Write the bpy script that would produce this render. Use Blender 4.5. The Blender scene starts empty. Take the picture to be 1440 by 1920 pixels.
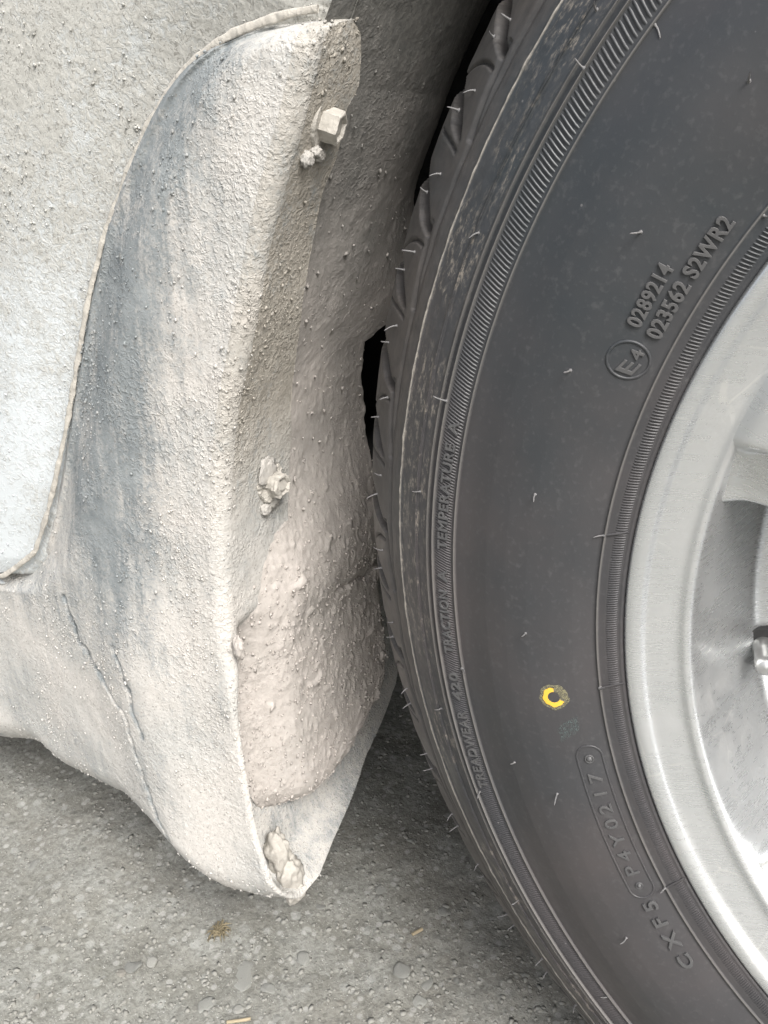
import bpy, bmesh, math, random
import numpy as np
from mathutils import Vector, Matrix
random.seed(7); rng = np.random.default_rng(11)
scene = bpy.context.scene
COL = scene.collection

# ------------------------------------------------------------------ camera
CP = [-0.1478, -0.25787, 0.13224, -0.52481, 0.41542, 0.00234, 1647.26]   # x y z yaw pitch roll focal(px of 1920)
def _rot(yaw, pit, roll):
    cy, sy, cp, sp = math.cos(yaw), math.sin(yaw), math.cos(pit), math.sin(pit)
    f = np.array([sy*cp, cy*cp, -sp]); r = np.array([cy, -sy, 0.]); u = np.cross(r, f)
    cr, sr = math.cos(roll), math.sin(roll)
    return cr*r+sr*u, -sr*r+cr*u, f
CR, CU, CF = _rot(*CP[3:6]); CC = np.array(CP[:3])
cam_d = bpy.data.cameras.new('camera'); cam = bpy.data.objects.new('camera', cam_d); COL.objects.link(cam)
cam.matrix_world = Matrix(((CR[0], CU[0], -CF[0], CC[0]), (CR[1], CU[1], -CF[1], CC[1]), (CR[2], CU[2], -CF[2], CC[2]), (0, 0, 0, 1)))
cam_d.sensor_fit = 'VERTICAL'; cam_d.sensor_height = 36.0; cam_d.lens = 36.0*CP[6]/1920.0
cam_d.clip_start = 0.01; cam_d.clip_end = 2000
scene.camera = cam
scene.render.resolution_x, scene.render.resolution_y = 768, 1024

# ------------------------------------------------------------------ sky, sun, exposure
SUN_EL, SUN_AZ = math.radians(48), math.radians(128)      # azimuth clockwise from +Y (towards +X, then -Y)
world = bpy.data.worlds.new('World'); scene.world = world; world.use_nodes = True
wn = world.node_tree.nodes; wl = world.node_tree.links; wn.clear()
sky = wn.new('ShaderNodeTexSky'); sky.sky_type = 'NISHITA'; sky.sun_disc = False
sky.sun_elevation = SUN_EL; sky.sun_rotation = SUN_AZ
sky.air_density = 1.0; sky.dust_density = 6.0; sky.ozone_density = 1.0
hs = wn.new('ShaderNodeHueSaturation'); hs.inputs['Saturation'].default_value = 0.42
bg = wn.new('ShaderNodeBackground'); bg.inputs[1].default_value = 0.125
wo = wn.new('ShaderNodeOutputWorld')
wl.new(sky.outputs[0], hs.inputs['Color']); wl.new(hs.outputs[0], bg.inputs[0]); wl.new(bg.outputs[0], wo.inputs[0])
sd = bpy.data.lights.new('sun', 'SUN'); sd.energy = 1.45; sd.angle = math.radians(24); sd.color = (1.0, 0.99, 0.975)
sun = bpy.data.objects.new('sun', sd); COL.objects.link(sun)
sdir = Vector((math.sin(SUN_AZ)*math.cos(SUN_EL), math.cos(SUN_AZ)*math.cos(SUN_EL), math.sin(SUN_EL)))
sun.rotation_euler = sdir.to_track_quat('Z', 'Y').to_euler()
scene.view_settings.view_transform = 'Standard'; scene.view_settings.look = 'None'
scene.view_settings.gamma = 1; scene.view_settings.use_curve_mapping = False
scene.view_settings.exposure = 1.16

# ------------------------------------------------------------------ helpers
GZ = -0.318
def ray(px, py): return CF+(px-720)/CP[6]*CR-(py-960)/CP[6]*CU
def lift(px, py, ax, v):
    d = ray(px, py); return CC+d*(v-CC[ax])/d[ax]
def project(P):
    d = np.asarray(P)-CC; z = d@CF
    return np.stack([720+CP[6]*(d@CR)/z, 960-CP[6]*(d@CU)/z], -1)
def sstep(a, b, x):
    t = np.clip((x-a)/(b-a), 0, 1); return t*t*(3-2*t)
_perm = np.random.default_rng(3).permutation(256); _perm = np.concatenate([_perm, _perm, _perm])
_g = np.random.default_rng(4).normal(size=(256, 3)); _g /= np.linalg.norm(_g, axis=1)[:, None]
def pn(P, scale=1.0, off=0.0):
    """gradient noise, about -0.7..0.7, vectorised"""
    P = np.asarray(P, float)*scale+off
    i = np.floor(P).astype(int); f = P-i; i &= 255
    w = f*f*f*(f*(f*6-15)+10); out = 0
    for dx in (0, 1):
        for dy in (0, 1):
            for dz in (0, 1):
                h = _perm[_perm[_perm[(i[..., 0]+dx) & 255]+((i[..., 1]+dy) & 255)]+((i[..., 2]+dz) & 255)]
                g = _g[h]
                d = g[..., 0]*(f[..., 0]-dx)+g[..., 1]*(f[..., 1]-dy)+g[..., 2]*(f[..., 2]-dz)
                out = out+d*(w[..., 0] if dx else 1-w[..., 0])*(w[..., 1] if dy else 1-w[..., 1])*(w[..., 2] if dz else 1-w[..., 2])
    return out
def fbm(P, scale, octs=3, off=0.0):
    o = 0; a = 1.0
    for k in range(octs):
        o = o+a*pn(P, scale*2**k, off+17.3*k); a *= .5
    return o

def new_obj(name, me, mat=None, parent=None):
    o = bpy.data.objects.new(name, me); COL.objects.link(o)
    if mat is not None and me is not None and not me.materials: me.materials.append(mat)
    if parent is not None: o.parent = parent
    return o
def mesh_np(name, V, F, uv=None, smooth=True):
    """V (n,3), F (m,k) of equal size k"""
    V = np.asarray(V, np.float32).reshape(-1, 3); F = np.asarray(F, np.int32); k = F.shape[1]
    me = bpy.data.meshes.new(name)
    me.vertices.add(len(V)); me.vertices.foreach_set('co', V.ravel())
    me.loops.add(F.size); me.loops.foreach_set('vertex_index', F.ravel())
    me.polygons.add(len(F)); me.polygons.foreach_set('loop_start', np.arange(0, F.size, k, dtype=np.int32))
    me.polygons.foreach_set('loop_total', np.full(len(F), k, np.int32))
    if smooth: me.polygons.foreach_set('use_smooth', np.ones(len(F), bool))
    if uv is not None:
        l = me.uv_layers.new(name='UVMap'); l.data.foreach_set('uv', np.asarray(uv, np.float32)[F.ravel()].ravel())
    me.update(calc_edges=True); me.validate()
    return me
def grid_faces(nr, nc, wrap_c=False, flip=False):
    c = np.arange(nc if wrap_c else nc-1); r = np.arange(nr-1)
    R, Cc = np.meshgrid(r, c, indexing='ij'); C2 = (Cc+1) % nc
    F = np.stack([R*nc+Cc, R*nc+C2, (R+1)*nc+C2, (R+1)*nc+Cc], -1).reshape(-1, 4)
    return F[:, ::-1] if flip else F
def interp(x, xs, ys): 
    xs = np.asarray(xs, float); ys = np.asarray(ys, float); o = np.argsort(xs)
    return np.interp(x, xs[o], ys[o])
def smooth_interp(x, xs, ys, w):
    return sum(interp(x+d*w, xs, ys) for d in (-1, -.66, -.33, 0, .33, .66, 1))/7
def merge(parts):
    """list of (V,F) with equal face size -> one (V,F)"""
    Vs, Fs, n = [], [], 0
    for V, F in parts:
        Vs.append(V); Fs.append(F+n); n += len(V)
    return np.concatenate(Vs), np.concatenate(Fs)

# ------------------------------------------------------------------ materials
class NT:
    def __init__(s, name):
        s.m = bpy.data.materials.new(name); s.m.use_nodes = True
        s.t = s.m.node_tree; s.t.nodes.clear()
        s.out = s.n('ShaderNodeOutputMaterial'); s.b = s.n('ShaderNodeBsdfPrincipled')
        s.l(s.b.outputs[0], s.out.inputs[0]); s.tc = s.n('ShaderNodeTexCoord')
    def n(s, t): return s.t.nodes.new(t)
    def l(s, a, b): s.t.links.new(a, b)
    def put(s, sock, v):
        if hasattr(v, 'is_linked') or hasattr(v, 'links'): s.l(v, sock)
        else: sock.default_value = v
    def mapped(s, src='Object', scale=(1, 1, 1), loc=(0, 0, 0)):
        m = s.n('ShaderNodeMapping'); s.l(s.tc.outputs[src], m.inputs[0]); m.inputs['Scale'].default_value = scale; m.inputs['Location'].default_value = loc
        return m.outputs[0]
    def noise(s, scale, vec=None, detail=3, rough=.55, dist=0.0):
        n = s.n('ShaderNodeTexNoise'); n.inputs['Scale'].default_value = scale; n.inputs['Detail'].default_value = detail
        n.inputs['Roughness'].default_value = rough; n.inputs['Distortion'].default_value = dist
        s.l(vec if vec is not None else s.tc.outputs['Object'], n.inputs['Vector']); return n.outputs[0]
    def n_dist(s, amt):
        n = s.n('ShaderNodeTexNoise'); n.inputs['Scale'].default_value = 30; s.l(s.tc.outputs['Object'], n.inputs['Vector'])
        m = s.n('ShaderNodeVectorMath'); m.operation = 'MULTIPLY_ADD'; s.l(n.outputs[1], m.inputs[0]); m.inputs[1].default_value = (amt, amt, amt); s.l(s.tc.outputs['Object'], m.inputs[2]); return m.outputs[0]
    def voro(s, scale, vec=None, feat='F1', rnd=1.0):
        n = s.n('ShaderNodeTexVoronoi'); n.feature = feat; n.inputs['Scale'].default_value = scale; n.inputs['Randomness'].default_value = rnd
        s.l(vec if vec is not None else s.tc.outputs['Object'], n.inputs['Vector']); return n.outputs[0]
    def ramp(s, v, stops):
        r = s.n('ShaderNodeValToRGB'); s.l(v, r.inputs[0]); e = r.color_ramp.elements
        while len(e) < len(stops): e.new(.5)
        for k, (p, c) in enumerate(stops):
            e[k].position = p; e[k].color = c if len(c) == 4 else (*c, 1)
        return r.outputs[0]
    def rng(s, v, a, b, c=0.0, d=1.0):
        r = s.n('ShaderNodeMapRange'); s.put(r.inputs[0], v); r.inputs[1].default_value = a; r.inputs[2].default_value = b
        r.inputs[3].default_value = c; r.inputs[4].default_value = d; return r.outputs[0]
    def math(s, op, a, b=0.0):
        m = s.n('ShaderNodeMath'); m.operation = op; s.put(m.inputs[0], a); s.put(m.inputs[1], b); return m.outputs[0]
    def mix(s, f, a, b):
        m = s.n('ShaderNodeMix'); m.data_type = 'RGBA'; s.put(m.inputs[0], f)
        s.put(m.inputs[6], a if not isinstance(a, tuple) else (*a, 1)); s.put(m.inputs[7], b if not isinstance(b, tuple) else (*b, 1)); return m.outputs[2]
    def sep(s, src='UV'):
        n = s.n('ShaderNodeSeparateXYZ'); s.l(s.tc.outputs[src], n.inputs[0]); return n.outputs
    def bump(s, h, strength, dist, prev=None):
        b = s.n('ShaderNodeBump'); b.inputs['Strength'].default_value = strength; b.inputs['Distance'].default_value = dist
        s.l(h, b.inputs['Height'])
        if prev is not None: s.l(prev, b.inputs['Normal'])
        return b.outputs[0]
    def fin(s, col=None, rough=None, metal=None, spec=None, nrm=None, alpha=None):
        for k, v in (('Base Color', col), ('Roughness', rough), ('Metallic', metal), ('Specular IOR Level', spec), ('Normal', nrm), ('Alpha', alpha)):
            if v is not None: s.put(s.b.inputs[k], v if not isinstance(v, tuple) else (*v, 1))
        return s.m

def grain_bump(t, k=1.0):
    a = t.noise(520, detail=2, rough=.6, dist=.6); b = t.noise(1300, detail=1)
    msk = t.rng(t.noise(24, detail=3, rough=.6), .40, .66, .10, 1.0)
    n1 = t.bump(t.math('MULTIPLY', t.rng(a, .45, .70), msk), .50*k, .0012)
    return t.bump(b, .3*k, .0006, n1)

def mat_guard():
    t = NT('dusty_plastic'); uv = t.sep('UV')            # uv.x = metres from the folded edge, uv.y = height
    big = t.noise(17, detail=4, rough=.6); mid = t.noise(70, detail=4, rough=.65, dist=.6); fine = t.noise(420, detail=3, rough=.65, dist=1.0)
    d = uv[0]; h = uv[1]
    dust = t.mix(t.rng(big, .35, .65), (.55, .525, .49), (.455, .455, .435))
    dust = t.mix(t.rng(fine, .35, .7), t.mix(.5, dust, (.30, .285, .26)), dust)
    dust = t.mix(t.math('MULTIPLY', t.rng(d, .003, -.003), t.rng(h, -.035, .03)), dust, t.mix(t.rng(fine, .35, .7), (.27, .25, .215), (.385, .36, .315)))
    plast = t.mix(t.rng(mid, .3, .7), (.145, .163, .170), (.25, .267, .268))
    band = t.math('MULTIPLY', t.math('MULTIPLY', t.rng(d, .014, .046), t.rng(d, .11, .075, .55, 1)), t.rng(h, -.15, -.04))
    m = t.math('ADD', t.math('MULTIPLY', band, .80), t.math('MULTIPLY', t.math('SUBTRACT', big, .5), 1.1))
    m = t.math('ADD', m, t.math('MULTIPLY', t.math('SUBTRACT', mid, .5), .9))
    m = t.math('ADD', m, t.math('MULTIPLY', t.math('SUBTRACT', fine, .5), 1.5))
    m = t.math('ADD', m, t.math('MULTIPLY', t.math('MULTIPLY', t.rng(d, -.010, -.022), t.rng(h, -.10, -.13)), .32))
    at = t.n('ShaderNodeAttribute'); at.attribute_name = 'scuff'; m = t.math('ADD', m, t.math('MULTIPLY', at.outputs['Fac'], .9))
    run = t.noise(1, t.mapped('Object', (150, 150, 16)), detail=4, rough=.6, dist=.4); m = t.math('ADD', m, t.math('MULTIPLY', t.math('SUBTRACT', run, .5), 1.3))
    col = t.mix(t.rng(m, .10, .85), dust, plast)
    pit = t.rng(t.noise(800, detail=2, rough=.6), .60, .68, 0, .6); col = t.mix(pit, col, (.17, .165, .15))
    return t.fin(col, t.rng(m, 0, 1, .95, .75), spec=.2, nrm=grain_bump(t))
def mat_mud(name, c1, c2, k=1.0):
    t = NT(name); big = t.noise(22, detail=4, rough=.6); fine = t.noise(300, detail=4, rough=.65, dist=.8)
    col = t.mix(t.rng(big, .3, .7), c1, c2); col = t.mix(t.rng(fine, .35, .68), t.mix(.45, col, (.26, .24, .21)), col)
    return t.fin(col, .95, spec=.15, nrm=grain_bump(t, k))
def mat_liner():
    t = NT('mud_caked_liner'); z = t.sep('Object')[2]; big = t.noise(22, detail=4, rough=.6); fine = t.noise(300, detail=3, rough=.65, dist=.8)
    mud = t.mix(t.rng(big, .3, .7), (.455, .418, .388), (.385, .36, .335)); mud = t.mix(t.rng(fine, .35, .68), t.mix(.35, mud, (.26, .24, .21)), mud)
    pl_shade = t.mix(t.rng(fine, .35, .68), (.13, .13, .122), (.205, .20, .185))           # thin dust on dark plastic, with the upper arch's shade put into the colour
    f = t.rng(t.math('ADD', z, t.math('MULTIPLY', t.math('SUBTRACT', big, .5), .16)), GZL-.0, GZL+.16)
    return t.fin(t.mix(f, mud, pl_shade), .95, spec=.15, nrm=grain_bump(t, .65))
def mat_body():
    t = NT('dirty_white_paint'); uv = t.sep('UV')
    big = t.noise(11, detail=4, rough=.6); mid = t.noise(60, detail=4, rough=.7, dist=1.5); fine = t.noise(420, detail=3, rough=.6, dist=1.2)
    paint = t.mix(t.rng(big, .3, .7), (.54, .57, .58), (.48, .51, .52))
    dirt = t.mix(t.rng(fine, .3, .7), (.30, .295, .268), (.43, .425, .395))
    m = t.math('ADD', t.math('MULTIPLY', t.math('SUBTRACT', mid, .5), 1.1), t.math('MULTIPLY', t.math('SUBTRACT', fine, .5), 1.5))
    m = t.math('ADD', m, t.math('MULTIPLY', t.math('SUBTRACT', big, .5), 1.2))
    m = t.math('ADD', m, t.rng(uv[1], -.06, .17, -.30, .52))
    m = t.math('ADD', m, t.rng(uv[0], 0, .035, .28, 0))     # dirt gathers along the seam
    f = t.rng(m, -.22, .50)
    pit = t.math('MULTIPLY', t.rng(t.noise(560, detail=2, rough=.6, dist=1.2), .56, .64, 0, .8), f); bc = t.mix(pit, t.mix(f, paint, dirt), (.20, .195, .175))
    n1 = t.bump(f, .3, .0008); n2 = t.bump(t.rng(fine, .45, .7), .18, .0008, n1)
    return t.fin(bc, t.rng(f, 0, 1, .42, .95), spec=.35, nrm=n2)
def mat_rubber():
    t = NT('tyre_rubber'); uv = t.sep('UV')              # uv.x = metres round the tyre, uv.y = radius
    r = uv[1]; st = t.noise(1, t.mapped('UV', (170, 480, 1)), detail=5, rough=.75); cl = t.noise(14, detail=4, rough=.6); fi = t.noise(500, detail=3)
    st2 = t.noise(1, t.mapped('UV', (520, 1300, 1), (3, 1, 0)), detail=3, rough=.7)
    cl2 = t.noise(4.5, detail=4, rough=.55); base = t.mix(t.rng(t.math('ADD', t.math('MULTIPLY', cl, .35), t.math('MULTIPLY', cl2, .65)), .38, .60), (.027, .032, .036), (.058, .052, .052))
    base = t.mix(t.rng(fi, .55, .8, 0, .35), base, (.10, .10, .10))
    sp = t.rng(t.voro(95), .045, .03, 0, .5); base = t.mix(t.math('MULTIPLY', sp, t.rng(t.noise(60, detail=2), .5, .6)), base, (.26, .25, .24))
    sh = t.math('MULTIPLY', t.rng(r, .2775, .281), t.rng(r, .298, .294))
    tr = t.rng(r, .2945, .2985)
    f1 = t.math('MULTIPLY', sh, t.math('MULTIPLY', t.rng(st, .50, .62), t.rng(st2, .38, .55)))
    f1 = t.math('MULTIPLY', f1, t.rng(t.noise(26, detail=3), .42, .60))
    col = t.mix(t.math('MULTIPLY', f1, .62), base, (.30, .265, .22))
    f2 = t.math('MULTIPLY', tr, t.rng(cl, .3, .65, .25, .85))
    col = t.mix(f2, col, t.mix(t.rng(st, .3, .7), (.030, .027, .025), (.078, .069, .061)))
    def ln(c, w): return t.rng(t.math('ABSOLUTE', t.math('SUBTRACT', r, c)), 0, w, 1, 0)
    wear = t.math('MULTIPLY', ln(.2952, .0006), t.rng(st2, .25, .6, .35, 1)); col = t.mix(t.math('MULTIPLY', wear, .8), col, (.42, .39, .34))
    w2 = t.math('MAXIMUM', ln(.2670, .0005), t.math('MAXIMUM', ln(.27575, .0005), t.math('MAXIMUM', ln(.2142, .0005), ln(.2787, .0006)))); col = t.mix(t.math('MULTIPLY', w2, .55), col, (.20, .19, .175))
    ro = t.rng(t.noise(35, detail=4, rough=.65), .3, .7, .34, .56)
    return t.fin(col, ro, spec=.45, nrm=t.bump(fi, .12, .0004))
def mat_lit_raised():
    t = NT('lit_raised_rubber'); n = t.noise(400, detail=3)
    return t.fin(t.mix(n, (.050, .051, .053), (.088, .086, .085)), .5, spec=.5)  # paler than the tyre: highlights on the raised letters put into the colour
def mat_hair():
    t = NT('rubber_hair_grey'); return t.fin((.13, .127, .127), .55, spec=.4)
def mat_rim():
    t = NT('scuffed_silver_alloy')
    big = t.noise(20, detail=4, rough=.6); fine = t.noise(500, detail=4, rough=.7)
    sc = t.noise(1, t.mapped('Object', (60, 60, 900)), detail=4, rough=.7); mid = t.noise(48, detail=6, rough=.78, dist=.25)
    col = t.mix(t.rng(big, .3, .7), (.56, .575, .58), (.64, .65, .65))
    dust = t.math('MULTIPLY', t.rng(t.noise(16, detail=2), .45, .65), t.rng(mid, .48, .60, 0, .28))
    col = t.mix(dust, col, (.27, .255, .225))
    ve = t.voro(38, t.n_dist(.012), 'DISTANCE_TO_EDGE'); scr = t.math('MULTIPLY', t.rng(ve, .008, .016, 1, 0), t.rng(t.noise(55, detail=2), .53, .62))
    col = t.mix(t.math('MULTIPLY', scr, .5), col, (.72, .72, .70))
    pit = t.rng(fine, .67, .72, 0, .3); col = t.mix(pit, col, (.33, .33, .32))
    met = t.rng(dust, 0, .38, .78, .6); ro = t.math('ADD', t.rng(dust, 0, .38, .24, .38), t.rng(sc, .35, .7, 0, .10))
    n1 = t.bump(sc, .012, .0004); n2 = t.bump(dust, .12, .0005, n1)
    return t.fin(col, ro, met, .5, n2)
def mat_ground():
    t = NT('packed_dirt')
    big = t.noise(6, detail=5, rough=.6); mid = t.noise(40, detail=5, rough=.65); fine = t.noise(380, detail=4, rough=.7)
    col = t.mix(t.rng(big, .3, .7), (.178, .180, .160), (.228, .220, .195))
    col = t.mix(t.rng(mid, .42, .68), col, (.265, .268, .247)); col = t.mix(t.rng(fine, .35, .6), t.mix(.55, col, (.085, .083, .072)), col)
    col = t.mix(t.rng(t.noise(900, detail=1), .70, .74), col, (.42, .42, .40))
    for sc, lo, tone in ((95, .30, (.30, .305, .285)), (170, .33, (.33, .33, .31)), (150, .28, (.12, .118, .105))):
        vn = t.n('ShaderNodeTexVoronoi'); vn.inputs['Scale'].default_value = sc; t.l(t.mapped('Object', (1, 1, 1), (sc*.01, 0, 0)), vn.inputs['Vector'])
        pick = t.n('ShaderNodeSeparateColor'); t.l(vn.outputs['Color'], pick.inputs[0])
        mk = t.math('MULTIPLY', t.rng(t.math('ADD', vn.outputs['Distance'], t.math('MULTIPLY', t.math('SUBTRACT', fine, .5), .25)), lo+.04, lo-.06), t.rng(pick.outputs[0], .66, .72))
        col = t.mix(t.math('MULTIPLY', mk, .65), col, tone)
    v = t.voro(150); n0 = t.bump(t.rng(v, .0, .5, 1, 0), .22, .002)
    n1 = t.bump(mid, .22, .004, n0); n2 = t.bump(fine, .6, .0016, n1)
    return t.fin(col, .95, spec=.2, nrm=n2)
def mat_stone(name, c):
    t = NT(name); a = t.noise(60, detail=5, rough=.6); b = t.noise(500, detail=3)
    col = t.mix(t.rng(a, .3, .7), tuple(x*.72 for x in c), c); col = t.mix(t.rng(b, .35, .65, .15, .85), col, (.225, .222, .20))
    return t.fin(col, .85, spec=.3, nrm=t.bump(b, .3, .0008, t.bump(a, .4, .003)))
def mat_plain(name, c, rough=.6, metal=0.0, var=.25):
    t = NT(name); a = t.noise(130, detail=4)
    return t.fin(t.mix(t.rng(a, .3, .7), tuple(x*(1-var) for x in c), c), rough, metal, nrm=t.bump(a, .15, .001))
def mat_stamp(name, c, lo, hi):
    t = NT(name); a = t.noise(2200, detail=2)
    return t.fin(c, .7, alpha=t.rng(a, lo, hi))

M_GUARD = mat_guard(); M_BODY = mat_body(); M_RUB = mat_rubber(); M_RAISED_LIT = mat_lit_raised(); M_HAIR = mat_hair(); M_RIM = mat_rim(); M_GROUND = mat_ground()
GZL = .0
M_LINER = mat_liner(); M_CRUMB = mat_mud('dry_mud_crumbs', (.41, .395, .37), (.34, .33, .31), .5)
M_MUDL = mat_mud('pinkish_mud', (.455, .418, .388), (.385, .36, .335), .65); M_BOLT = mat_mud('dusty_steel', (.43, .41, .37), (.34, .325, .295), .6)
M_DARK = mat_plain('dark_underbody', (.03, .03, .03), .9); M_YEL = mat_plain('yellow_paint', (.72, .43, .05), .55, var=.12)
M_FADE = mat_stamp('faded_yellow_paint', (.26, .24, .14), .30, .80); M_GREENST = mat_stamp('faded_green_stamp', (.10, .135, .13), .45, .85)
M_STEEL = mat_plain('dull_steel', (.55, .55, .54), .38, .8); M_STRAW = mat_plain('dry_straw', (.34, .285, .19), .8)

# ------------------------------------------------------------------ ground (setting)
def axis(lo, hi, fine_lo, fine_hi, step, far):
    a = np.arange(fine_lo, fine_hi+step/2, step)
    def tail(start, end, sgn):
        o = []; x = start; s = step
        while (end-x)*sgn > 0:
            s *= 1.35; x += sgn*s; o.append(x)
        return o
    return np.array(tail(fine_lo, lo, -1)[::-1]+list(a)+tail(fine_hi, hi, 1))
gx = axis(-400, 400, -.80, -.05, .0022, 0); gy = axis(-400, 400, -.16, .55, .0022, 0)
GX, GY = np.meshgrid(gx, gy, indexing='ij')
GP = np.stack([GX, GY, np.zeros_like(GX)], -1)
near = np.exp(-((GX+.4)**2+(GY-.1)**2)/1.2)
def ground_h(P): return fbm(P, 9, 3)*.006+fbm(P, 55, 3, 5.)*.0009
GH = GZ+near*ground_h(GP)+near*np.maximum(fbm(GP, 160, 2, 9.), 0)*.0018
GP[..., 2] = GH
me = mesh_np('ground', GP.reshape(-1, 3), grid_faces(len(gx), len(gy), flip=False))
ground = new_obj('ground', me, M_GROUND); ground['kind'] = 'structure'

# ------------------------------------------------------------------ the car
car = bpy.data.objects.new('car', None); COL.objects.link(car); car.location = (0, 0, GZ)
car['label'] = 'dusty white car with mud-caked mud guard, black tyre and silver alloy rim'
car['category'] = 'car'
bpy.context.view_layer.update()
def part(name, me, mat, parent=None):
    o = new_obj(name, me, mat)
    p = parent or car
    o.parent = p; o.matrix_parent_inverse = Matrix.Translation((0, 0, -GZ))     # geometry is written in world metres
    if parent is not None: o.matrix_parent_inverse = Matrix()
    return o

# --- curves of the mud guard, lifted from the outline onto the plane flush with the tyre's face (y = 0)
crease_px = [(604, 24), (598, 60), (580, 150), (555, 250), (530, 330), (505, 420), (485, 530), (465, 640), (440, 760), (428, 860), (424, 950), (425, 1050), (430, 1150), (440, 1250), (450, 1350), (465, 1450), (485, 1560), (510, 1640), (530, 1690), (545, 1716)]
CRS = np.array([lift(x, y, 1, 0.0) for x, y in crease_px])
ZTOP, ZBOT = CRS[0, 2], CRS[-1, 2]
def crease_x(z): return smooth_interp(np.asarray(z, float), CRS[:, 2], CRS[:, 0], .012)
seam_px = [(590, 18), (540, 26), (480, 45), (435, 62), (400, 82), (365, 108), (330, 142), (295, 195), (265, 250), (225, 345), (190, 440), (160, 560), (140, 680), (120, 800), (100, 895), (85, 960), (60, 1040), (25, 1068), (0, 1085)]
SEAM = np.array([lift(x, y, 1, 0.006) for x, y in seam_px]+[np.array([-.62, .006, -.118]), np.array([-.80, .006, -.135])])
def seam_x(z): return smooth_interp(np.asarray(z, float), SEAM[:, 2], SEAM[:, 0], .004)
def hit_arch(px, py, off=0.0):
    d = ray(px, py); t = np.linspace(.15, .75, 1500); P = CC+t[:, None]*d
    g = P[:, 0]-(crease_x(P[:, 2])+(off(P[:, 2]) if callable(off) else off)); k = np.argmax(g < 0); return P[k]
step_px = [(676, 60), (679, 100), (674, 160), (652, 205), (630, 300), (606, 360), (588, 460), (568, 560), (552, 700), (546, 820), (540, 920)]
STP = np.array([hit_arch(*p) for p in step_px])
flapb_px = [(748, 1268), (720, 1345), (690, 1420), (640, 1540), (590, 1640), (556, 1714)]
FLB = np.array([hit_arch(*p, off=lambda z: -.013*np.clip((z-ZBOT)/.016, 0, 1)) for p in flapb_px])
linr_px = [(690, 640), (684, 700), (690, 760), (690, 860), (690, 1000), (704, 1050), (712, 1120), (725, 1240), (712, 1300), (690, 1340), (640, 1440), (600, 1500), (560, 1540)]
LOFF = .012
LNR = np.array([hit_arch(*p, off=.005 if p[1] > 1040 else -.004 if p[1] < 900 else .002) for p in linr_px])

def flange_w(z):
    z = np.asarray(z, float)
    up = interp(z, STP[:, 2], STP[:, 1]); up = np.where(z > STP[0, 2], STP[0, 1]*np.clip((ZTOP+.004-z)/max(ZTOP+.004-STP[0, 2], 1e-4), 0, 1)**.5, up)
    lo = smooth_interp(z, FLB[:, 2], FLB[:, 1], .006)+fbm(np.stack([z*0, z*0+.3, z], -1), 160, 3, 2.)*.0022
    return np.where(z > -.06, up, up+(lo-up)*sstep(-.06, -.10, z))
# bottom rim of the outer shell, z by x
bot_px = [(-200, 1430), (0, 1438), (50, 1446), (100, 1490), (170, 1512), (240, 1530), (310, 1580), (380, 1642), (440, 1687), (500, 1712), (545, 1718)]
BOT = np.array([lift(x, y, 1, 0.004) for x, y in bot_px])
def bot_z(x): return smooth_interp(np.asarray(x, float), BOT[:, 0], BOT[:, 2], .006)

def polyline_dist(P, L):
    best = np.full(len(P), 9.)
    for a, b in zip(L[:-1], L[1:]):
        ab = b-a; t = np.clip(((P-a)@ab)/(ab@ab), 0, 1); best = np.minimum(best, np.linalg.norm(P-a-t[:, None]*ab, axis=1))
    return best
fold1 = np.array([lift(x, y, 1, 0.0)[[0, 2]] for x, y in [(112, 1120), (150, 1200), (200, 1265), (250, 1330), (275, 1400), (300, 1480), (330, 1550), (352, 1605)]])
fold2 = np.array([lift(x, y, 1, 0.0)[[0, 2]] for x, y in [(232, 1205), (262, 1270), (280, 1340), (290, 1368)]])

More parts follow.
